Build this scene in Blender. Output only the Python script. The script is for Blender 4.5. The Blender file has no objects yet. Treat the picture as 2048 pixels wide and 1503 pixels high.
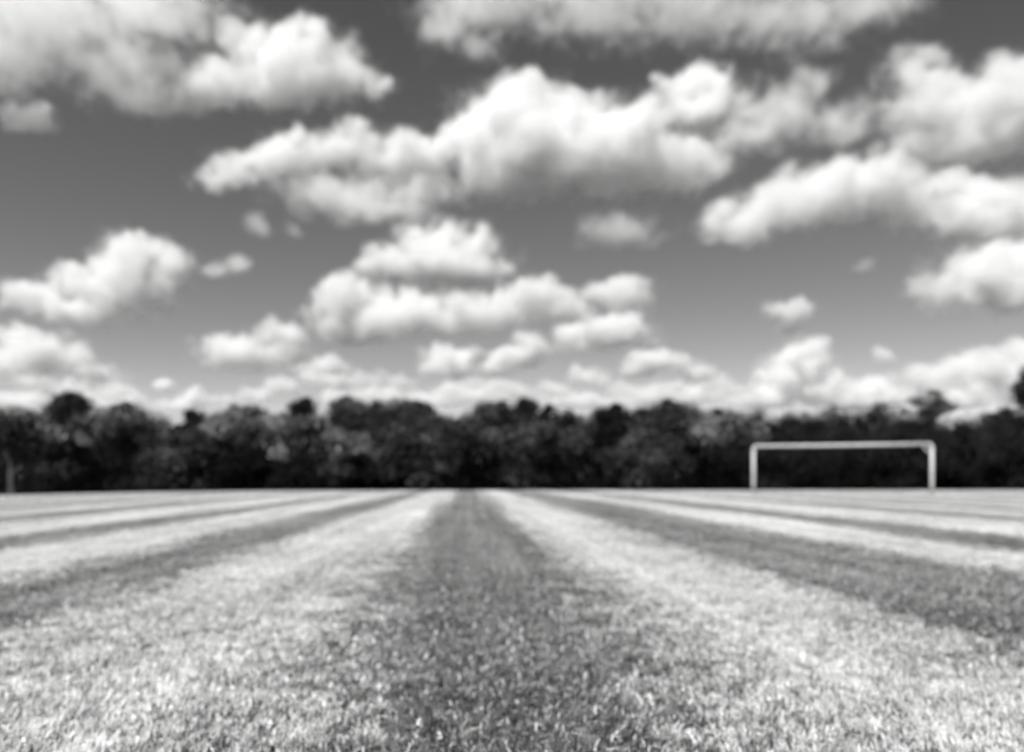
import bpy, math, random, bisect
import numpy as np
from mathutils import Vector, Matrix

random.seed(7)
RNG = np.random.default_rng(11)
scene = bpy.context.scene
COL = scene.collection

# ------------------------------------------------------------------ camera
EYE = 0.68
LENS = 28.0
FPX = LENS / 36.0 * 2048.0
CX, CY = 1024.0, 751.5
VPX, HORY = 935.0, 957.0           # where the mown stripes and the horizon meet
cam_data = bpy.data.cameras.new("camera")
cam = bpy.data.objects.new("camera", cam_data)
COL.objects.link(cam)
cam_data.sensor_width = 36.0
cam_data.lens = LENS
cam_data.clip_start = 0.05
cam_data.clip_end = 60000.0
YAW = math.atan((CX - VPX) / FPX)
cam.location = (0.03, 0.0, EYE)
cam.rotation_euler = (math.pi / 2, 0.0, -YAW)
cam_data.shift_y = (HORY - CY) / 2048.0      # level camera, raised frame: uprights stay upright
cam_data.dof.use_dof = True
cam_data.dof.focus_distance = 1.05
cam_data.dof.aperture_fstop = 2.7
scene.camera = cam
CAMROT = cam.rotation_euler.to_matrix()
CAMLOC = Vector(cam.location)

# ------------------------------------------------------------------ light
SUN_ELEV = 56.0
SUN_AZ = Vector((-0.60, -0.80, 0.0)).normalized()     # horizontal direction towards the sun
world = bpy.data.worlds.new("World")
scene.world = world
world.use_nodes = True
wn = world.node_tree
wn.nodes.clear()
w_out = wn.nodes.new("ShaderNodeOutputWorld")
w_bg = wn.nodes.new("ShaderNodeBackground")
w_sky = wn.nodes.new("ShaderNodeTexSky")
w_sky.sky_type = 'NISHITA'
w_sky.sun_disc = False
w_sky.sun_elevation = math.radians(SUN_ELEV)
w_sky.sun_rotation = math.atan2(SUN_AZ.x, SUN_AZ.y)
w_sky.altitude = 0.0
w_sky.air_density = 1.2
w_sky.dust_density = 0.0
w_sky.ozone_density = 2.0
# black-and-white film behind a red filter: mostly the red channel of the sky
w_sep = wn.nodes.new("ShaderNodeSeparateColor")
w_r = wn.nodes.new("ShaderNodeMath"); w_r.operation = 'MULTIPLY'; w_r.inputs[1].default_value = 0.85
w_g = wn.nodes.new("ShaderNodeMath"); w_g.operation = 'MULTIPLY_ADD'; w_g.inputs[1].default_value = 0.15
w_cmb = wn.nodes.new("ShaderNodeCombineColor")
wn.links.new(w_sky.outputs[0], w_sep.inputs[0])
wn.links.new(w_sep.outputs[0], w_r.inputs[0])
wn.links.new(w_sep.outputs[1], w_g.inputs[0])
wn.links.new(w_r.outputs[0], w_g.inputs[2])
# contrast of the film: a steeper rise from the dark zenith to the pale horizon
w_p = wn.nodes.new("ShaderNodeMath"); w_p.operation = 'POWER'; w_p.inputs[1].default_value = 1.4
w_s = wn.nodes.new("ShaderNodeMath"); w_s.operation = 'MULTIPLY'; w_s.inputs[1].default_value = 0.78
wn.links.new(w_g.outputs[0], w_p.inputs[0])
wn.links.new(w_p.outputs[0], w_s.inputs[0])
for k in range(3):
    wn.links.new(w_s.outputs[0], w_cmb.inputs[k])
wn.links.new(w_cmb.outputs[0], w_bg.inputs[0])
w_bg.inputs[1].default_value = 0.05
wn.links.new(w_bg.outputs[0], w_out.inputs[0])

sun_data = bpy.data.lights.new("sun", 'SUN')
sun_data.energy = 5.0
sun_data.angle = math.radians(0.5)
sun_data.color = (1.0, 0.995, 0.985)
sun = bpy.data.objects.new("sun", sun_data)
COL.objects.link(sun)
SUN_DIR = Vector((SUN_AZ.x * math.cos(math.radians(SUN_ELEV)), SUN_AZ.y * math.cos(math.radians(SUN_ELEV)), math.sin(math.radians(SUN_ELEV))))
sun.rotation_euler = SUN_DIR.to_track_quat('Z', 'Y').to_euler()
sun.location = SUN_DIR * 60

scene.view_settings.view_transform = 'Standard'
scene.view_settings.look = 'None'
scene.view_settings.exposure = 0.52
scene.view_settings.gamma = 1.0
scene.view_settings.use_curve_mapping = False
scene.render.engine = 'CYCLES'
cy = scene.cycles
cy.max_bounces = 10
cy.diffuse_bounces = 3
cy.glossy_bounces = 2
cy.transmission_bounces = 4
cy.transparent_max_bounces = 8
cy.volume_bounces = 7
cy.use_denoising = True
cy.use_adaptive_sampling = True
cy.adaptive_threshold = 0.035
cy.sample_clamp_indirect = 4.0
cy.volume_step_rate = 1.0
cy.volume_max_steps = 512

# ------------------------------------------------------------------ helpers
def ray(px, py):
    d = Vector(((px - CX) / FPX, (HORY - py) / FPX, -1.0))
    return CAMROT @ d

def at_y(px, py, Y):
    """point of the line of sight through a pixel at the distance Y along the field"""
    d = ray(px, py)
    return CAMLOC + d * ((Y - CAMLOC.y) / d.y)

def ground_z(x, y):
    z = -0.00028 * np.minimum(np.maximum(0.0, np.asarray(y, float) - 30.0), 80.0) ** 2
    z = z - 0.0007 * np.minimum(np.maximum(0.0, -np.asarray(x, float) - 8.0), 60.0) ** 2 * np.clip((np.asarray(y, float) - 12.0) / 25.0, 0, 1)
    return z

def set_props(o, label=None, cat=None, group=None, kind=None):
    if label: o["label"] = label
    if cat: o["category"] = cat
    if group: o["group"] = group
    if kind: o["kind"] = kind
    return o

def link_mesh(name, verts, faces, mat, parent=None, smooth=False):
    me = bpy.data.meshes.new(name)
    me.from_pydata([tuple(v) for v in verts], [], [tuple(f) for f in faces])
    me.update()
    if mat: me.materials.append(mat)
    if smooth:
        me.polygons.foreach_set("use_smooth", [True] * len(me.polygons))
    o = bpy.data.objects.new(name, me)
    COL.objects.link(o)
    if parent: o.parent = parent
    return o

def quad_mesh(name, V, nper, mat, shade=None):
    """V: (n*nper,3) polygons of nper corners each, not shared; shade: one value per polygon"""
    n = len(V) // nper
    me = bpy.data.meshes.new(name)
    me.vertices.add(len(V)); me.vertices.foreach_set("co", V.astype(np.float32).ravel())
    me.loops.add(len(V)); me.loops.foreach_set("vertex_index", np.arange(len(V), dtype=np.int32))
    me.polygons.add(n)
    me.polygons.foreach_set("loop_start", np.arange(0, len(V), nper, dtype=np.int32))
    me.polygons.foreach_set("loop_total", np.full(n, nper, dtype=np.int32))
    me.update()
    if shade is not None:
        a = me.attributes.new("shade", 'FLOAT', 'FACE')
        a.data.foreach_set("value", shade.astype(np.float32))
    me.materials.append(mat)
    return me

# ------------------------------------------------------------------ materials
def new_mat(name):
    m = bpy.data.materials.new(name)
    m.use_nodes = True
    nt = m.node_tree
    nt.nodes.clear()
    out = nt.nodes.new("ShaderNodeOutputMaterial")
    return m, nt, out

def leaf_material(name, lo, hi, trans=0.3, rough=0.7, spec=0.12, blotch=False):
    m, nt, out = new_mat(name)
    at = nt.nodes.new("ShaderNodeAttribute"); at.attribute_name = "shade"
    mr = nt.nodes.new("ShaderNodeMapRange")
    mr.inputs[3].default_value = lo; mr.inputs[4].default_value = hi
    nt.links.new(at.outputs["Fac"], mr.inputs[0])
    if blotch:      # patchy turf: greener and drier spots, wide and small
        geo = nt.nodes.new("ShaderNodeNewGeometry")
        acc = at.outputs["Fac"]
        for sc, am, along in ((0.45, 0.5, 1.0), (2.3, 0.45, 1.0), (9.0, 0.8, 1.0), (2.6, 0.75, 0.045)):   # the last: wheel tracks along the stripes
            nz = nt.nodes.new("ShaderNodeTexNoise"); nz.inputs["Scale"].default_value = sc; nz.inputs["Detail"].default_value = 2.0
            mp = nt.nodes.new("ShaderNodeMapping"); mp.inputs["Scale"].default_value = (1.0, along, 1.0)
            nt.links.new(geo.outputs["Position"], mp.inputs[0]); nt.links.new(mp.outputs[0], nz.inputs["Vector"])
            sb = nt.nodes.new("ShaderNodeMath"); sb.operation = 'SUBTRACT'; sb.inputs[1].default_value = 0.5
            nt.links.new(nz.outputs["Fac"], sb.inputs[0])
            ma = nt.nodes.new("ShaderNodeMath"); ma.operation = 'MULTIPLY_ADD'; ma.inputs[1].default_value = am
            nt.links.new(sb.outputs[0], ma.inputs[0]); nt.links.new(acc, ma.inputs[2])
            acc = ma.outputs[0]
        nt.links.new(acc, mr.inputs[0])
    cmb = nt.nodes.new("ShaderNodeCombineColor")
    for k in range(3): nt.links.new(mr.outputs[0], cmb.inputs[k])
    b = nt.nodes.new("ShaderNodeBsdfPrincipled")
    nt.links.new(cmb.outputs[0], b.inputs["Base Color"])
    b.inputs["Roughness"].default_value = rough
    b.inputs["Specular IOR Level"].default_value = spec
    t = nt.nodes.new("ShaderNodeBsdfTranslucent")
    nt.links.new(cmb.outputs[0], t.inputs["Color"])
    mx = nt.nodes.new("ShaderNodeMixShader"); mx.inputs[0].default_value = trans
    nt.links.new(b.outputs[0], mx.inputs[1]); nt.links.new(t.outputs[0], mx.inputs[2])
    nt.links.new(mx.outputs[0], out.inputs["Surface"])
    return m

def noise_material(name, c0, c1, scale, rough=0.9, detail=6, stretch=(1, 1, 1), bump=0.0, spec=0.2):
    m, nt, out = new_mat(name)
    tc = nt.nodes.new("ShaderNodeTexCoord")
    mp = nt.nodes.new("ShaderNodeMapping"); mp.inputs["Scale"].default_value = stretch
    nz = nt.nodes.new("ShaderNodeTexNoise"); nz.inputs["Scale"].default_value = scale; nz.inputs["Detail"].default_value = detail
    nt.links.new(tc.outputs["Object"], mp.inputs[0]); nt.links.new(mp.outputs[0], nz.inputs["Vector"])
    mr = nt.nodes.new("ShaderNodeMapRange")
    mr.inputs[1].default_value = 0.3; mr.inputs[2].default_value = 0.7
    mr.inputs[3].default_value = c0; mr.inputs[4].default_value = c1
    nt.links.new(nz.outputs["Fac"], mr.inputs[0])
    cmb = nt.nodes.new("ShaderNodeCombineColor")
    for k in range(3): nt.links.new(mr.outputs[0], cmb.inputs[k])
    b = nt.nodes.new("ShaderNodeBsdfPrincipled")
    b.inputs["Roughness"].default_value = rough
    b.inputs["Specular IOR Level"].default_value = spec
    nt.links.new(cmb.outputs[0], b.inputs["Base Color"])
    if bump:
        bp = nt.nodes.new("ShaderNodeBump"); bp.inputs["Strength"].default_value = bump
        nt.links.new(nz.outputs["Fac"], bp.inputs["Height"]); nt.links.new(bp.outputs[0], b.inputs["Normal"])
    nt.links.new(b.outputs[0], out.inputs["Surface"])
    return m

STRIPE = 1.46          # usual width of one mowing pass
EDGES = [-6.9 - 1.3 * i for i in range(60, 0, -1)] + [-6.9, -5.24, -4.28, -3.03, -1.94, -0.64, 0.84, 2.03, 3.88, 5.1, 6.4, 8.4] + [8.4 + 1.3 * i for i in range(1, 60)]
MIDDLE = EDGES.index(0.84)
GRASS = leaf_material("grass_blades", 0.04, 0.80, 0.24, 0.45, 0.5, blotch=True)
SOIL = noise_material("turf_soil", 0.03, 0.08, 3.0, 1.0, 8, bump=0.2)
BARK = noise_material("bark", 0.015, 0.05, 3.0, 0.95, 6, (1, 1, 0.25), 0.4)
PALE_BARK = noise_material("pale_bark", 0.34, 0.55, 3.0, 0.9, 6, (1, 1, 0.4), 0.3)
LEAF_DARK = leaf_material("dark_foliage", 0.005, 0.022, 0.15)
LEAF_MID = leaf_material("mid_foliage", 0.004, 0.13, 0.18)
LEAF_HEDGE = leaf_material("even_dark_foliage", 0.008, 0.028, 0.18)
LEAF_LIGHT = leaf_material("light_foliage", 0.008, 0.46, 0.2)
WHITE_PAINT = noise_material("weathered_white_paint", 0.40, 0.55, 6.0, 0.45, 6, (1, 1, 1), 0.03, 0.4)

# ------------------------------------------------------------------ ground
def build_ground():
    xs = np.unique(np.concatenate([np.linspace(-90, 90, 91), [-30000, -8000, -2000, -600, -250, -140, 140, 250, 600, 2000, 8000, 30000]]))
    ys = np.unique(np.concatenate([np.linspace(-20, 140, 81), [-30000, -5000, -800, -150, 200, 300, 600, 2000, 8000, 30000]]))
    X, Y = np.meshgrid(xs, ys)
    Z = ground_z(X, Y)
    V = np.stack([X.ravel(), Y.ravel(), Z.ravel()], 1)
    nx = len(xs)
    F = [(j * nx + i, j * nx + i + 1, (j + 1) * nx + i + 1, (j + 1) * nx + i) for j in range(len(ys) - 1) for i in range(nx - 1)]
    o = link_mesh("ground", V, F, SOIL, smooth=True)
    set_props(o, kind="structure")
build_ground()

# ------------------------------------------------------------------ grass
def blade_patch(name, size, n, away, seed):
    r = np.random.default_rng(seed)
    # tufts: blades gather round tuft centres so the turf is uneven
    nt_ = max(1, n // 4)
    tc = (r.random((nt_, 2)) - 0.5) * size + r.normal(0, 0.02, (nt_, 2))
    tt = r.random(nt_)
    ti = r.integers(0, nt_, n)
    base = tc[ti] + r.normal(0, 0.006, (n, 2))
    h = (0.015 + 0.014 * r.random(n)) * (0.7 + 0.7 * tt[ti])
    wid = 0.0032 + 0.003 * r.random(n)
    lean = np.radians(42 + 14 * r.normal(0, 1, n))
    sgn = np.where(r.random(n) < away, 1.0, -1.0)
    az = sgn * np.pi / 2 + r.normal(0, 0.65, n)
    dx, dy = np.cos(az), np.sin(az)
    # blade's flat side faces along the lean, with some twist
    tw = az + np.pi / 2 + r.normal(0, 0.6, n)
    sx, sy = np.cos(tw), np.sin(tw)
    l1, l2 = lean * 0.6, np.clip(lean * 1.35, 0, 1.45)
    p0 = np.stack([base[:, 0], base[:, 1], np.full(n, -0.004)], 1)
    p1 = p0 + np.stack([dx * np.sin(l1), dy * np.sin(l1), np.cos(l1)], 1) * (h * 0.55)[:, None]
    p2 = p1 + np.stack([dx * np.sin(l2), dy * np.sin(l2), np.cos(l2)], 1) * (h * 0.6)[:, None]
    s = np.stack([sx, sy, np.zeros(n)], 1) * wid[:, None] * 0.5
    A = np.stack([p0 - s, p0 + s, p1 + s, p1 - s], 1)
    B = np.stack([p1 - s, p1 + s, p2 + s * 0.5, p2 - s * 0.5], 1)
    V = np.concatenate([A, B], 1).reshape(-1, 3)
    pale = r.random(n) > 0.991               # pale clippings and clover leaves on top, bright to stand in for glints
    for q in (A, B):
        m_ = q[pale].mean(1, keepdims=True)
        q[pale] = m_ + (q[pale] - m_) * np.array([2.0, 1.4, 0.6]) + np.array([0, 0, 0.008])
    V = np.concatenate([A, B], 1).reshape(-1, 3)
    tt = np.where(np.arange(nt_) % 7 == 0, tt * 0.3, tt)
    shade = np.clip(0.9 * pale + 0.12 + 0.6 * tt[ti] + r.normal(0, 0.12, n) + (r.random(n) > 0.95) * 0.4, 0, 1.25)
    me = quad_mesh(name, V, 4, GRASS, np.repeat(shade, 2))
    return bpy.data.objects.new(name, me)

def scatter_grass(name, label, sign, patches, points):
    """one turf object: a point for each patch, with its size; the patches are instanced on the points"""
    me = bpy.data.meshes.new(name)
    P = np.array(points, float)
    me.from_pydata([tuple(p[:3]) for p in P], [], [])
    a = me.attributes.new("patch_size", 'FLOAT_VECTOR', 'POINT')
    sc = np.stack([P[:, 3], P[:, 3], P[:, 4]], 1)
    sc[:, 0] *= np.where(RNG.random(len(P)) > 0.5, 1, -1)       # mirrored sideways now and then
    a.data.foreach_set("vector", sc.astype(np.float32).ravel())
    a = me.attributes.new("patch_kind", 'INT', 'POINT')
    a.data.foreach_set("value", P[:, 5].astype(np.int32))
    me.materials.append(GRASS)
    o = bpy.data.objects.new(name, me)
    COL.objects.link(o)
    c = bpy.data.collections.new(name + "_patches")
    for p in patches: c.objects.link(p)
    ng = bpy.data.node_groups.new(name + "_scatter", 'GeometryNodeTree')
    ng.interface.new_socket("Geometry", in_out='INPUT', socket_type='NodeSocketGeometry')
    ng.interface.new_socket("Geometry", in_out='OUTPUT', socket_type='NodeSocketGeometry')
    N, L = ng.nodes, ng.links
    gi = N.new("NodeGroupInput"); go = N.new("NodeGroupOutput")
    m2p = N.new("GeometryNodeMeshToPoints")
    ci = N.new("GeometryNodeCollectionInfo"); ci.inputs[0].default_value = c
    ci.inputs["Separate Children"].default_value = True
    ci.inputs["Reset Children"].default_value = True
    ip = N.new("GeometryNodeInstanceOnPoints")
    ip.inputs["Pick Instance"].default_value = True
    a1 = N.new("GeometryNodeInputNamedAttribute"); a1.data_type = 'FLOAT_VECTOR'; a1.inputs[0].default_value = "patch_size"
    a2 = N.new("GeometryNodeInputNamedAttribute"); a2.data_type = 'INT'; a2.inputs[0].default_value = "patch_kind"
    L.new(gi.outputs[0], m2p.inputs[0]); L.new(m2p.outputs[0], ip.inputs["Points"])
    L.new(ci.outputs[0], ip.inputs["Instance"])
    L.new(a1.outputs["Attribute"], ip.inputs["Scale"]); L.new(a2.outputs["Attribute"], ip.inputs["Instance Index"])
    L.new(ip.outputs[0], go.inputs[0])
    md = o.modifiers.new("scatter", 'NODES'); md.node_group = ng
    set_props(o, label=label, cat="grass", kind="stuff")
    return o

def build_grass():
    away = [blade_patch("a_turf_patch", 0.24, 820, 1.0, 100 + k) for k in range(4)] + [blade_patch("b_edge_patch", 0.24, 820, 0.72, 150 + k) for k in range(3)]
    toward = [blade_patch("a_turf_patch_dark", 0.24, 820, 0.06, 200 + k) for k in range(4)] + [blade_patch("b_edge_patch_dark", 0.24, 820, 0.38, 250 + k) for k in range(3)]
    pts = {1: [], -1: []}
    half = math.tan(math.atan(1024 / FPX)) * 1.12
    def add(y0, y1, pitch, size, hz, rag):
        y = y0
        while y < y1:
            xm = y * math.tan(YAW)
            w = half * y + 0.9
            i0 = math.floor((xm - w) / pitch); i1 = math.ceil((xm + w) / pitch)
            for i in range(i0, i1 + 1):
                x = (i + 0.5) * pitch
                # uneven mowing passes; the middle one was mown towards the camera and narrows at its near end
                wob = rag * (0.7 * math.sin(y * 0.5 + x * 2.1) + random.gauss(0, 1.0))
                xe = x + wob - 0.17 * min(1.0, max(0.0, (4.6 - y) / 2.4)) * math.exp(-((x + 0.5) / 0.45) ** 2)
                k = bisect.bisect(EDGES, xe)
                edge_d = min(xe - EDGES[k - 1], EDGES[k] - xe)
                k -= MIDDLE
                near_edge = edge_d < (1.1 if pitch < 0.2 else 0.5) * pitch and pitch < 0.5
                kind = random.randrange(4, 7) if near_edge else random.randrange(4)
                xx = x + random.uniform(-0.12, 0.12) * pitch
                yy = y + random.uniform(-0.2, 0.2) * pitch
                s = -1 if k % 2 == 0 else 1
                pts[s].append((xx, yy, float(ground_z(xx, yy)), size * random.uniform(0.94, 1.1), hz * random.uniform(0.85, 1.15), kind))
            y += pitch * 0.86
    add(1.2, 9.0, STRIPE / 8, 0.84, 0.9, 0.07)
    add(9.0, 24.0, STRIPE / 6, 1.36, 1.2, 0.06)
    add(24.0, 45.0, STRIPE / 3, 2.6, 1.4, 0.0)
    add(45.0, 66.0, STRIPE / 2, 3.9, 1.6, 0.0)
    scatter_grass("light_lawn_grass", "short mown grass of the pale lawn stripes leaning away", 1, away, pts[1])
    scatter_grass("dark_lawn_grass", "short mown grass of the darker lawn stripes between the pale ones", -1, toward, pts[-1])
build_grass()

# ------------------------------------------------------------------ goal
def tube(bm_pts, r0, r1=None, seg=14):
    """closed tapered tube through points -> verts, faces"""
    pts = [Vector(p) for p in bm_pts]
    n = len(pts)
    V, F = [], []
    for i, p in enumerate(pts):
        t = (pts[min(i + 1, n - 1)] - pts[max(i - 1, 0)]).normalized()
        u = t.orthogonal().normalized() if i == 0 else (u - t * u.dot(t)).normalized()
        w = t.cross(u)
        rr = r0 + ((r1 if r1 is not None else r0) - r0) * i / max(1, n - 1)
        for k in range(seg):
            a = 2 * math.pi * k / seg
            V.append(p + (u * math.cos(a) + w * math.sin(a)) * rr)
    for i in range(n - 1):
        for k in range(seg):
            F.append((i * seg + k, i * seg + (k + 1) % seg, (i + 1) * seg + (k + 1) % seg, (i + 1) * seg + k))
    F.append(tuple(range(seg - 1, -1, -1)))
    F.append(tuple((n - 1) * seg + k for k in range(seg)))
    return V, F

def build_goal():
    YL, YR = 34.3, 31.6
    L = at_y(1507, 985, YL); R = at_y(1864, 985, YR)
    L.z = float(ground_z(L.x, L.y)); R.z = float(ground_z(R.x, R.y))
    top = at_y(1507, 892, YL).z - L.z
    root = bpy.data.objects.new("football_goal", None)
    COL.objects.link(root)
    mid = (L + R) / 2
    root.location = mid
    set_props(root, label="white tubular football goal without a net standing on the far grass", cat="goal")
    d = (R - L); hw = d.length / 2
    root.rotation_euler = (0, 0, math.atan2(d.y, d.x))
    r = 0.072
    cr = 0.14
    # posts with a small rounded shoulder into the bar
    for s in (-1, 1):
        v, f = tube([(s * hw, 0, -0.1), (s * hw, 0, 0.5), (s * hw, 0, top - cr)], r)
        link_mesh("post", v, f, WHITE_PAINT, root, True)
        arc = [(s * (hw - cr + cr * math.cos(a)), 0, top - cr + cr * math.sin(a)) for a in np.linspace(0, math.pi / 2, 7)]
        v, f = tube(arc, r * 1.03)
        link_mesh("corner_elbow", v, f, WHITE_PAINT, root, True)
        v, f = tube([(s * hw, 0, -0.02), (s * hw, 0, 0.05)], r * 1.45)
        link_mesh("ground_socket", v, f, WHITE_PAINT, root, True)
    v, f = tube([(-hw + cr, 0, top), (-hw / 3, 0, top - 0.012), (hw / 3, 0, top - 0.012), (hw - cr, 0, top)], r)
    link_mesh("crossbar", v, f, WHITE_PAINT, root, True)
    v, f = tube([(hw - 0.36, 0.02, top - 0.05), (hw - 0.03, 0.02, top - 0.46)], 0.03)
    link_mesh("corner_brace", v, f, WHITE_PAINT, root, True)
build_goal()

# ------------------------------------------------------------------ trees
def leaves(centers, radii, n_each, size, r, up=0.25):
    """leaf quads scattered through ellipsoidal clumps"""
    nC = len(centers)
    n = nC * n_each
    ci = np.repeat(np.arange(nC), n_each)
    d = r.normal(0, 1, (n, 3)); d /= np.linalg.norm(d, axis=1)[:, None]
    rad = r.random(n) ** 0.4
    rad *= np.where(r.random(n) > 0.88, 1.25, 1.0)
    P = centers[ci] + d * radii[ci] * rad[:, None]
    nrm = d * 0.7 + r.normal(0, 0.55, (n, 3)); nrm[:, 2] += up
    nrm /= np.linalg.norm(nrm, axis=1)[:, None]
    a = np.cross(nrm, r.normal(0, 1, (n, 3))); a /= np.linalg.norm(a, axis=1)[:, None]
    b = np.cross(nrm, a)
    sz = size * (0.6 + 0.8 * r.random(n))[:, None]
    q = np.stack([P - a * sz, P - b * sz * 0.55, P + a * sz, P + b * sz * 0.55], 1)
    return q.reshape(-1, 3), ci

def make_tree(name, label, px, ytop, wpx, Y, mat, bark, style, seed, group, cat="tree", dense=1.0, low=0.18):
    r = np.random.default_rng(seed)
    top = at_y(px, ytop, Y)
    x, y = top.x, top.y
    z0 = float(ground_z(x, y))
    H = top.z - z0
    W = 1.4 * wpx / FPX * Y / 2.0          # half width
    root = bpy.data.objects.new(name, None)
    COL.objects.link(root)
    root.location = (x, y, z0)
    set_props(root, label=label, cat=cat, group=group)
    # crown clumps
    cb = H * low
    ch = H - cb
    nC = int((36 + 2.8 * W * ch ** 0.5) * dense)
    C, Rr = [], []
    tries = 0
    while len(C) < nC and tries < 6000:
        tries += 1
        u = r.random()                      # height in the crown
        if style == "round": prof = math.sin(math.pi * min(1, 0.12 + 0.86 * u)) ** 0.6
        elif style == "tall": prof = (1 - u) ** 0.55 * (0.55 + 0.45 * min(1, u * 4)) + 0.12
        elif style == "airy": prof = math.sin(math.pi * min(1, 0.2 + 0.75 * u)) ** 0.7
        elif style == "droop": prof = 0.55 + 0.5 * math.sin(math.pi * u) if u < 0.75 else max(0.15, (1 - u) * 3.2)
        else: prof = (1 - u ** 2.2) ** 0.5
        ang = r.random() * 2 * math.pi
        rr = (r.random() ** 0.45) * prof
        # lopsided outline
        rr *= 0.86 + 0.2 * math.sin(ang * 2 + seed) + 0.12 * math.sin(u * 9 + seed * 1.7)
        k = 0.19 + 0.15 * r.random()
        if style == "airy": k *= 0.75
        cr = k * min(W, ch * 0.7) * 1.35
        cx, cyy = math.cos(ang) * rr * (W - cr * 0.7), math.sin(ang) * rr * (W - cr * 0.7)
        cz = cb + cr * 0.6 + u * (ch - cr * 1.35)
        if style != "airy" and mat is not LEAF_LIGHT and r.random() < 0.3:        # boughs hanging below the crown
            cz = H * r.uniform(0.45 * low + 0.03, low + 0.12)
            cx *= 1.05; cyy *= 0.8
        C.append((cx, cyy, cz)); Rr.append((cr * 1.15, cr * 1.15, cr * 0.78))
    # a clump right at the top and a few round it
    for t in range(3):
        cr = 0.14 * min(W, ch * 0.7)
        C.append((r.normal(0, 0.12) * W, r.normal(0, 0.1) * W, H - cr * (0.9 + 0.9 * t))); Rr.append((cr * 1.2, cr * 1.2, cr))
    C, Rr = np.array(C), np.array(Rr)
    size = 0.17
    per = int(np.clip(1.2 * (4 * math.pi * np.mean(Rr[:, 0]) ** 2) / (size * size * 1.1), 40, 220))
    if style == "airy": per = int(per * 0.6)
    V, ci = leaves(C, Rr, per, size, r)
    tone = r.random(len(C))  # sunlit patches against dark gaps, painted in as one tone per clump
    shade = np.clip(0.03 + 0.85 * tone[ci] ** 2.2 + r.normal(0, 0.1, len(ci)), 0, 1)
    me = quad_mesh("crown", V, 4, mat, shade)
    o = bpy.data.objects.new("crown", me); COL.objects.link(o); o.parent = root
    # trunk and limbs
    tr = max(0.07, 0.022 * H + 0.02) * (1.35 if bark is PALE_BARK else 1.0)
    bend = r.normal(0, 0.03 * H, 2)
    th = H * 0.72
    pts = [(0, 0, -0.25), (bend[0] * 0.1, bend[1] * 0.1, th * 0.2), (bend[0] * 0.5, bend[1] * 0.5, th * 0.5), (bend[0], bend[1], th)]
    V, F = tube(pts, tr, tr * 0.3, 9)
    V, F = list(V), list(F)
    order = np.argsort(-(np.abs(C[:, 0]) + np.abs(C[:, 1])))[: 9]
    for q in order:
        e = Vector(C[q]); t = min(0.85, max(0.18, (e.z - 0.5 * math.hypot(e.x, e.y)) / th))
        s = Vector((bend[0] * t * t, bend[1] * t * t, th * t))
        m = s.lerp(e, 0.5) + Vector((0, 0, 0.06 * H))
        v, f = tube([s, m, e], tr * (0.5 - 0.25 * t), tr * 0.1, 6)
        off = len(V); V += v; F += [tuple(i + off for i in ff) for ff in f]
    link_mesh("trunk", V, F, bark, root, True)
    return root

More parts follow.
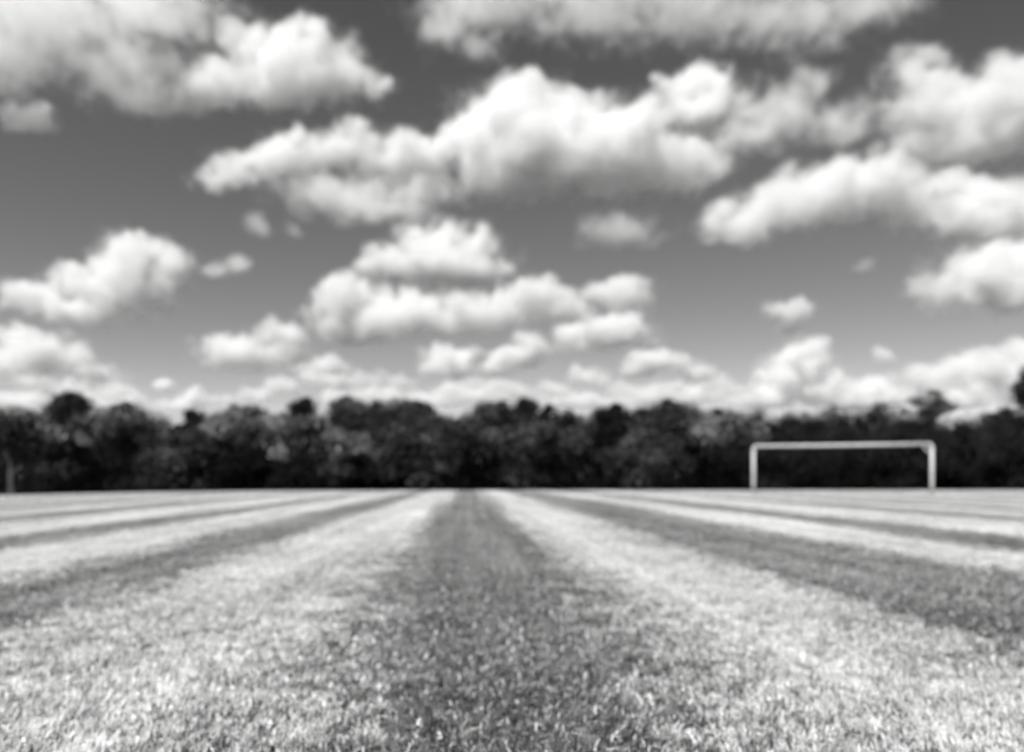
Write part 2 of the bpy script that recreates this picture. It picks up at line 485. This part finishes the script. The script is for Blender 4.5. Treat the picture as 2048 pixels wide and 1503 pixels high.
EDGE = "trees along the far edge of the field"
BACK = "darker trees behind the field edge"
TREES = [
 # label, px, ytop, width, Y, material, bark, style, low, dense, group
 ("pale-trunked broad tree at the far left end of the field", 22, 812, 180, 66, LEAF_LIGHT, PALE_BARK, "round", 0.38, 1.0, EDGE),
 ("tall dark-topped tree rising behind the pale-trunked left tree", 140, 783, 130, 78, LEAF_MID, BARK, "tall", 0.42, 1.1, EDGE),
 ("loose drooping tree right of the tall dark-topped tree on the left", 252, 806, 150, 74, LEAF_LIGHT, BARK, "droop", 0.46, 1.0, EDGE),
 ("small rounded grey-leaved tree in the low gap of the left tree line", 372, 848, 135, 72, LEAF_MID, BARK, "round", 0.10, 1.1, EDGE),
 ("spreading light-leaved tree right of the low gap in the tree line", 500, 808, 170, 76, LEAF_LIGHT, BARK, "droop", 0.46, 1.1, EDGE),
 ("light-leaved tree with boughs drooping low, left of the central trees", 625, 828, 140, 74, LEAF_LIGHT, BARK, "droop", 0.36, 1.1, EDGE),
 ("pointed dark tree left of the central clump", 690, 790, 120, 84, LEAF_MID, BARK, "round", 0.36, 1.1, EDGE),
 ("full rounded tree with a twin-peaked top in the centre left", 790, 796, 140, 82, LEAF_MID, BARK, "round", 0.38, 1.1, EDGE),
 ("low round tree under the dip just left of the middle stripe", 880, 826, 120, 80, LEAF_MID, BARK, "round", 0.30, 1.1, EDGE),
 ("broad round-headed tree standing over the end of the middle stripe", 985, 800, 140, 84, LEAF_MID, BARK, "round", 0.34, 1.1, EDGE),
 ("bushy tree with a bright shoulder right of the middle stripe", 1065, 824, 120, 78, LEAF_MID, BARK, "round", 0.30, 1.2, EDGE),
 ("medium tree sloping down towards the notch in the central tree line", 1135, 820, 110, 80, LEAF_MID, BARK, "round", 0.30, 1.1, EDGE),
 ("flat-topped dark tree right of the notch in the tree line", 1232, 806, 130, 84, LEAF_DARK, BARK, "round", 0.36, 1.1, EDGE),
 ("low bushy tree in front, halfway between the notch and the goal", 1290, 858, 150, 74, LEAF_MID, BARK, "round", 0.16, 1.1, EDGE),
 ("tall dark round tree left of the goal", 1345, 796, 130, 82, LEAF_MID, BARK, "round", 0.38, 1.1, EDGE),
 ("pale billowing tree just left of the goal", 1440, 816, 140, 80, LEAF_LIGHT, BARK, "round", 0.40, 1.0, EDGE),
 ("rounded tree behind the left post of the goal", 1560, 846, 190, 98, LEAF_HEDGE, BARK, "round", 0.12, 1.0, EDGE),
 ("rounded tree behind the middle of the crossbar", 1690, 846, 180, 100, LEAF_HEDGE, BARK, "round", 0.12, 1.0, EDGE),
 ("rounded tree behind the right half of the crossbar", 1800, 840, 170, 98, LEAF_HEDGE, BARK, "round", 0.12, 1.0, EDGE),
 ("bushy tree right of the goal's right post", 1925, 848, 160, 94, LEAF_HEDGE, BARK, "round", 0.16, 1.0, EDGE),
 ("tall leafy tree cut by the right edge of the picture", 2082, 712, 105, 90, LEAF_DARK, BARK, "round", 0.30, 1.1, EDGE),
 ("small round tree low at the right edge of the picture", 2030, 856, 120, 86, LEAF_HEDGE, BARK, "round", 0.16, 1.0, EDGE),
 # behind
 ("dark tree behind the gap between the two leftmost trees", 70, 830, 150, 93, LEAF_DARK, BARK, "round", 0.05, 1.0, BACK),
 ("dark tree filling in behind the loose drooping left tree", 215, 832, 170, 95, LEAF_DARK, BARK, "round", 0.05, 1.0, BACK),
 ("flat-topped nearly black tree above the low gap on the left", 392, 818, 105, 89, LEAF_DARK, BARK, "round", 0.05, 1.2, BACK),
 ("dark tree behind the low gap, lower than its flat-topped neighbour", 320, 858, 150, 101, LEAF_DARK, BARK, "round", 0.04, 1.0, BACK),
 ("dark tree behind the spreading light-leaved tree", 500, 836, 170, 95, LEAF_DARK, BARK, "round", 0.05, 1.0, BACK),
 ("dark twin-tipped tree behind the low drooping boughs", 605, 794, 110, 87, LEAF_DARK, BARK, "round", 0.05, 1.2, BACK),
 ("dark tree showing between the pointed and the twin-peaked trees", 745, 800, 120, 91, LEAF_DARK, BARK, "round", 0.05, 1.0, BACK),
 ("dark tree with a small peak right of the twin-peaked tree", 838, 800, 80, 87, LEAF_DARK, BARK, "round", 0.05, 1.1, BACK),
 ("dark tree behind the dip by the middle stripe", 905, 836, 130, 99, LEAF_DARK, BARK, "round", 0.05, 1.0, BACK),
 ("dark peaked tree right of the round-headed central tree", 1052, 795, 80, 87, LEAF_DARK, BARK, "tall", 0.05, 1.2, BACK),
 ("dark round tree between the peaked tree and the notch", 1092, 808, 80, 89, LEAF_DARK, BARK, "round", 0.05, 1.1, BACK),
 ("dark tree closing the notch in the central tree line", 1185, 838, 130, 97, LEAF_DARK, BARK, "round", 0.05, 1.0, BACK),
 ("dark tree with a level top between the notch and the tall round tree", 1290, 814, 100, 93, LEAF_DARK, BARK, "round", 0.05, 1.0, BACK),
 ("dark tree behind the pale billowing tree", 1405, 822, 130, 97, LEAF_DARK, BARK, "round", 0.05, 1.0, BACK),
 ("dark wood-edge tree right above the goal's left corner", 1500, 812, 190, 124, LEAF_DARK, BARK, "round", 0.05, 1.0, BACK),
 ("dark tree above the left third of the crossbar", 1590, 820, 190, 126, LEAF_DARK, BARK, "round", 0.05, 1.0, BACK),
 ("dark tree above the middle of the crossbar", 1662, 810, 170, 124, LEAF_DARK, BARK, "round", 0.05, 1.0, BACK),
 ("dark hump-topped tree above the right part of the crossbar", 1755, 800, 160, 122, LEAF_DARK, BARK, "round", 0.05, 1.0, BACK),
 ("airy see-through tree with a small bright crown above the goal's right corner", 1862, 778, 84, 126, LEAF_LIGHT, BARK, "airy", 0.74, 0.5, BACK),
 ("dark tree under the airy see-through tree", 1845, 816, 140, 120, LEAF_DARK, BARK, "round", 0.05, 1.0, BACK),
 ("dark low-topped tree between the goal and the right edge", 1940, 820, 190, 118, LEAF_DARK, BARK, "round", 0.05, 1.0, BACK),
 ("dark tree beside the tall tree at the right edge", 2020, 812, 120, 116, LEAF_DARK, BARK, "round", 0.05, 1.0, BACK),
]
for i, (lab, px, yt, wp, Y, mt, bk, st, low, dn, gr) in enumerate(TREES):
    make_tree("broadleaf_tree", lab, px, yt, wp, Y, mt, bk, st, 300 + i * 7, gr, dense=dn, low=low)

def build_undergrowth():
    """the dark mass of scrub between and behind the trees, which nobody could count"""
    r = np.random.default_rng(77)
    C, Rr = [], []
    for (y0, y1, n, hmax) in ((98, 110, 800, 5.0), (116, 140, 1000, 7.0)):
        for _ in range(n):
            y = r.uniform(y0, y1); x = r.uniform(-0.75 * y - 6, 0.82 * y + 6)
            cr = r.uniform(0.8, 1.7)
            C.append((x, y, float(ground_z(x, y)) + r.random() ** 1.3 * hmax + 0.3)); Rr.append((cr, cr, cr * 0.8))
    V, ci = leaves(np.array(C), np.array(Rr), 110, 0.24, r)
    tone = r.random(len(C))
    me = quad_mesh("woodland_undergrowth", V, 4, LEAF_DARK, np.clip(tone[ci] * 0.6 + r.normal(0, 0.1, len(ci)), 0, 1))  # canopy shade put into the scrub's near-black leaf colour
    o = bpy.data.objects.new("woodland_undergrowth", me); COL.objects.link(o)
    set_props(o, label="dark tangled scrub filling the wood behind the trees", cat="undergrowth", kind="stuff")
build_undergrowth()

# ------------------------------------------------------------------ clouds
CLOUD_BASE = 900.0        # metres; each cloud stands at the distance at which its base is that high

def cloud_material(name, dens):
    m, nt, out = new_mat(name)
    pv = nt.nodes.new("ShaderNodeVolumePrincipled")
    pv.inputs["Color"].default_value = (0.985, 0.985, 0.985, 1)
    pv.inputs["Density"].default_value = dens
    pv.inputs["Density Attribute"].default_value = "density"
    pv.inputs["Anisotropy"].default_value = 0.15
    nt.links.new(pv.outputs[0], out.inputs["Volume"])
    return m

def make_cloud(label, base_y, blobs, thick=1.0, seed=0, amp=0.95, edge=0.58, vox=4.4):
    if thick < 0.5:
        edge, amp = 0.85, 1.15
    bx = sum(b[0] for b in blobs) / len(blobs)
    d = ray(bx, base_y)
    D = (CLOUD_BASE - CAMLOC.z) / d.z * d.y            # distance along the field
    k = (at_y(bx + 1, base_y, D) - at_y(bx, base_y, D)).length     # metres per photograph pixel there
    r = np.random.default_rng(900 + seed)
    c0 = at_y(bx, sum(b[1] for b in blobs) / len(blobs), D)
    bl = []
    for (px, py, rx, ry) in blobs:
        p = at_y(px, py + (9 if base_y < 640 else 3), D) - c0
        ry_ = 0.5 * (rx + ry)
        p.y += r.uniform(-0.35, 0.35) * ry_ * k
        bl.append((p, Vector((rx * k, ry_ * k, ry * k)) * (1.22 if base_y > 480 else 1.13)))
        if thick > 0.5 and rx > 24:             # knobs bulging from the upper side
            for _ in range(2 if rx > 40 else 1):
                a = r.uniform(0.25, 0.75) * math.pi
                q = r.uniform(0.38, 0.52)
                rr = q * math.sqrt(rx * ry) * k * 1.3
                bl.append((p + Vector((math.cos(a) * rx * k * 0.9, -r.uniform(-0.2, 0.7) * ry_ * k, math.sin(a) * ry * k * 0.62)), Vector((rr, rr, rr * 0.9))))
    lo = Vector([min(b[0][i] - b[1][i] * 1.3 for b in bl) for i in range(3)])
    hi = Vector([max(b[0][i] + b[1][i] * 1.3 for b in bl) for i in range(3)])
    zbase = at_y(bx, base_y, D).z - c0.z
    lo.z = max(lo.z, zbase - 25 * k)
    name = "cloud"
    small = (60.0 / (sum(math.sqrt(b[2] * b[3]) for b in blobs) / len(blobs))) if thick > 0.5 else 1.0
    thick *= max(1.0, small) ** 0.75      # small far puffs are as opaque as the big ones
    mat = cloud_material("cloud_vapour", 0.056 * thick / k)
    vd = bpy.data.volumes.new(name)
    vd.materials.append(mat)
    o = bpy.data.objects.new(name, vd)
    COL.objects.link(o)
    o.location = c0
    ng = bpy.data.node_groups.new("cloud_shape", 'GeometryNodeTree')
    ng.interface.new_socket("Geometry", in_out='INPUT', socket_type='NodeSocketGeometry')
    ng.interface.new_socket("Geometry", in_out='OUTPUT', socket_type='NodeSocketGeometry')
    N, L = ng.nodes, ng.links
    N.new("NodeGroupInput"); go = N.new("NodeGroupOutput")
    pos = N.new("GeometryNodeInputPosition")
    def vm(op, a, b=None, c=None):
        n = N.new("ShaderNodeVectorMath"); n.operation = op
        for j, v in enumerate((a, b, c)):
            if v is None: continue
            if isinstance(v, bpy.types.NodeSocket): L.new(v, n.inputs[j])
            else: n.inputs[j].default_value = v
        return n.outputs["Value"] if op == 'LENGTH' else n.outputs["Vector"]
    def mt(op, a, b=None, c=None, clamp=False):
        n = N.new("ShaderNodeMath"); n.operation = op; n.use_clamp = clamp
        for j, v in enumerate((a, b, c)):
            if v is None: continue
            if isinstance(v, bpy.types.NodeSocket): L.new(v, n.inputs[j])
            else: n.inputs[j].default_value = v
        return n.outputs[0]
    def noise(vec, scale, detail, rough):
        n = N.new("ShaderNodeTexNoise"); n.noise_dimensions = '3D'
        L.new(vec, n.inputs["Vector"])
        n.inputs["Scale"].default_value = scale; n.inputs["Detail"].default_value = detail; n.inputs["Roughness"].default_value = rough
        return n
    P = pos.outputs[0]
    off = tuple(float(v) for v in r.uniform(-500, 500, 3))
    Pn = vm('MULTIPLY_ADD', P, (1 / (60.0 * k),) * 3, off)
    wz = noise(Pn, 0.9, 2.0, 0.5)
    warp = vm('MULTIPLY_ADD', vm('SUBTRACT', wz.outputs["Color"], (0.5, 0.5, 0.5)), (60 * k, 60 * k, 40 * k), P)
    m = None
    for (c, rad) in bl:
        q = vm('MULTIPLY', vm('SUBTRACT', warp, tuple(c)), (1 / rad.x, 1 / rad.y, 1 / rad.z))
        v = mt('SUBTRACT', 1.0, vm('LENGTH', q))
        m = v if m is None else mt('SMOOTH_MAX', m, v, 0.16)
    f = noise(Pn, 1.25, 2.3, 0.66)
    sx = N.new("ShaderNodeSeparateXYZ"); L.new(P, sx.inputs[0])
    under = mt('MULTIPLY', mt('SUBTRACT', zbase + 8 * k, sx.outputs[2]), 1 / (22.0 * k))
    under = mt('MAXIMUM', under, 0.0)
    val = mt('MULTIPLY_ADD', mt('SUBTRACT', f.outputs[0], 0.5), amp * 2, m)
    val = mt('SUBTRACT', val, under)
    dens = mt('POWER', mt('MULTIPLY', mt('SUBTRACT', val, 0.10), 1 / edge, clamp=True), 1.4)
    veil = mt('MULTIPLY', mt('POWER', mt('MULTIPLY', mt('ADD', val, 0.16), 1.1, clamp=True), 2.0), 0.34)     # thin grey shreds round the core
    dens = mt('MAXIMUM', dens, veil)
    vc = N.new("GeometryNodeVolumeCube")
    L.new(dens, vc.inputs["Density"])
    vc.inputs["Background"].default_value = 0.0
    vc.inputs["Min"].default_value = lo; vc.inputs["Max"].default_value = hi
    for ax, a in enumerate("XYZ"):
        vc.inputs["Resolution " + a].default_value = int(max(8, min(260, (hi[ax] - lo[ax]) / (vox * k))))
    sm = N.new("GeometryNodeSetMaterial"); sm.inputs["Material"].default_value = mat
    L.new(vc.outputs[0], sm.inputs[0]); L.new(sm.outputs[0], go.inputs[0])
    md = o.modifiers.new("shape", 'NODES'); md.node_group = ng
    set_props(o, label=label, cat="cloud", group="cumulus clouds over the field")
    return o

CLOUDS = [
 ("huge soft cloud filling the top left corner of the sky", 228, 0.45, [(110,45,190,100),(300,25,165,75),(240,115,150,70),(60,105,140,55),(300,180,115,32),(-120,70,180,110)]),
 ("rounded cloud joined to the right of the huge top left cloud", 222, 0.9, [(530,115,90,62),(620,115,90,62),(680,160,80,42),(450,160,90,46),(580,170,140,38),(740,165,50,28)]),
 ("small wisp under the left end of the huge top left cloud", 275, 0.6, [(60,232,55,32),(35,245,30,18)]),
 ("long bank of cloud cut by the top edge of the picture", 66, 0.35, [(1000,15,110,50),(1200,5,160,48),(1400,5,180,48),(1600,0,200,46),(1750,-15,120,40),(1300,-60,400,60)]),
 ("ragged wisp hanging left of the top cloud bank", 130, 0.4, [(890,40,70,50),(960,85,50,40),(930,10,80,40)]),
 ("great bright cumulus with a knobbly top in the centre of the sky", 418, 1.0, [(1000,230,85,62),(1070,230,90,68),(945,260,65,55),(1180,240,70,52),(1270,250,70,42),(1060,300,160,78),(1200,310,180,66),(1330,330,120,48),(1000,350,100,45)]),
 ("smooth bright dome sticking up right of the great central cumulus", 260, 1.2, [(1385,170,66,50),(1335,165,35,22),(1430,190,55,40),(1400,225,80,40)]),
 ("grey streaky cloud right of the smooth bright dome", 308, 0.45, [(1550,220,110,56),(1600,175,60,40),(1520,255,110,40),(1660,240,80,46)]),
 ("lumpy cloud sloping down to the left of the central cumulus", 395, 0.9, [(470,335,60,36),(560,310,70,46),(620,300,60,40),(690,290,60,40),(730,280,70,35),(780,315,90,40),(430,358,48,22),(850,305,60,35)]),
 ("thin trailing sheet under the lumpy cloud left of centre", 455, 0.45, [(700,375,150,40),(760,415,130,28),(840,365,90,40)]),
 ("scattered shred of cloud below the lumpy sloping cloud", 478, 0.3, [(510,440,42,24),(585,455,30,15)]),
 ("long cloud rising to a rounded crest at the right edge", 500, 0.9, [(1480,440,80,42),(1550,410,80,48),(1620,390,90,52),(1700,365,90,52),(1770,345,70,48),(1840,380,90,42),(1930,400,100,48),(2020,420,90,52),(2120,400,110,60),(1960,440,100,32)]),
 ("broad hazy cloud in the top right corner", 330, 0.6, [(1830,130,66,46),(1900,200,130,56),(1990,190,100,60),(1960,240,160,56),(2090,200,120,80),(1910,282,110,34)]),
 ("thick cloud with a dark base at the right edge", 640, 1.0, [(1960,540,90,42),(2030,515,70,45),(1900,580,60,42),(2040,570,110,46),(2120,550,100,70)]),
 ("faint oval cloud below the central cumulus", 492, 0.35, [(1240,448,90,32)]),
 ("dome-shaped cloud with two bumps left of the picture's centre", 568, 1.0, [(860,490,66,52),(940,490,58,46),(790,520,66,33),(900,530,120,36),(980,525,50,28),(740,520,40,22)]),
 ("puffy cloud under the two-bumped dome, on its left", 692, 1.0, [(700,605,60,48),(740,595,45,40),(650,610,42,33),(770,640,80,38),(700,650,80,33),(845,620,66,42)]),
 ("lumpy cloud row under the two-bumped dome, on its right", 665, 0.8, [(1050,590,58,33),(1095,580,40,28),(1000,620,70,38),(1180,585,40,20),(1250,585,60,34),(1130,610,70,32),(935,630,76,42)]),
 ("bright flat-based puff low right of centre", 715, 1.1, [(1210,668,86,34),(1250,652,48,28),(1150,665,42,22)]),
 ("low cloud with a bright left end over the left trees", 748, 0.9, [(430,690,44,36),(480,702,66,38),(560,665,56,22),(560,705,60,28),(655,730,56,26)]),
 ("small bright round puff low over the central trees", 770, 1.1, [(890,725,52,32),(930,708,36,20),(860,738,30,18)]),
 ("small rising puff right of the round one over the central trees", 752, 1.1, [(1065,688,44,26),(1020,712,52,22),(985,735,36,16)]),
 ("curved little cloud over the trees left of the goal", 768, 1.0, [(1300,722,48,22),(1350,725,38,22),(1392,745,36,18),(1265,740,24,14)]),
 ("tiny puff over the notch in the tree line", 780, 1.0, [(1180,750,44,22)]),
 ("tall ragged cloud with two bright knobs on the left", 655, 0.8, [(155,565,58,42),(212,555,52,46),(60,590,70,33),(260,540,66,56),(292,500,50,36),(335,530,46,45),(150,618,120,26),(270,580,86,36)]),
 ("little flat cloud right of the tall ragged left cloud", 560, 0.5, [(430,528,34,20),(475,522,34,20)]),
 ("broken cloud low in the left corner above the trees", 785, 0.8, [(40,668,52,22),(80,700,80,38),(140,715,56,32),(15,720,60,38),(190,740,50,22)]),
 ("tiny bright puff just above the left trees", 788, 1.2, [(320,768,28,15)]),
 ("bright tip of cloud in the low gap of the left tree line", 820, 1.2, [(395,790,30,20),(330,815,30,22),(360,815,50,14)]),
 ("slanting low cloud over the light-leaved trees", 806, 0.8, [(565,772,44,17),(510,788,50,16),(450,800,60,14)]),
 ("low white bank behind the central tree tops", 815, 0.9, [(760,785,66,22),(690,795,50,18),(950,785,76,22),(1040,778,44,17),(870,800,80,16),(1130,800,60,18)]),
 ("low white bank behind the trees left of the goal", 818, 0.9, [(1300,792,66,20),(1210,805,60,16),(1400,790,60,20),(1480,800,50,14)]),
 ("bright leaning cloud rising above the goal", 822, 1.2, [(1600,730,56,42),(1622,698,34,24),(1560,762,48,34),(1540,792,60,24),(1660,782,66,28),(1740,775,56,24),(1500,797,40,16)]),
 ("small wedge-shaped cloud floating above the leaning one", 672, 0.8, [(1585,622,50,20),(1585,645,22,20)]),
 ("tiny tuft of cloud right of the leaning one", 735, 0.9, [(1765,708,20,17)]),
 ("bright broken cloud bank behind the trees at the right edge", 822, 1.0, [(1850,755,58,26),(1905,745,40,28),(1965,730,56,38),(2030,755,56,48),(1930,792,66,26),(2060,700,60,24)]),
 ("faint speck of cloud in the clear sky on the right", 548, 0.4, [(1725,530,27,14)]),
 ("low pale cloud behind the leftmost tree tops", 822, 0.9, [(50,800,66,22),(160,800,60,20),(250,800,50,16)]),
 ("hazy grey cloud low behind the drooping left tree", 812, 0.52, [(120,770,60,20),(220,785,60,18),(60,755,50,16)]),
 ("little pair of puffs between the low left cloud and the central trees", 792, 0.52, [(620,745,40,16),(670,765,50,18),(580,735,22,10)]),
 ("pale ragged puff over the pointed dark tree", 800, 0.52, [(730,755,44,16),(790,760,36,13)]),
 ("pale puff over the dip by the middle stripe", 805, 0.52, [(950,765,40,16),(1000,770,36,14),(900,780,36,12)]),
 ("ragged puff over the flat-topped dark tree", 806, 0.52, [(1240,775,40,14),(1100,775,44,16),(1340,770,36,14)]),
 ("low puff between the curved little cloud and the leaning one", 808, 0.52, [(1440,765,44,16),(1480,780,36,13)]),
 ("thin bright bank in front of the right-hand wood", 822, 0.9, [(1700,800,70,18),(1790,795,60,18),(1830,780,40,16)]),
 ("thin streak slanting over the left trees", 792, 0.4, [(235,755,44,13),(205,770,40,12)]),
]
for i, (lab, by, th, bl) in enumerate(CLOUDS):
    make_cloud(lab, by, bl, th, i + (40 if i in (8, 32) else 0))
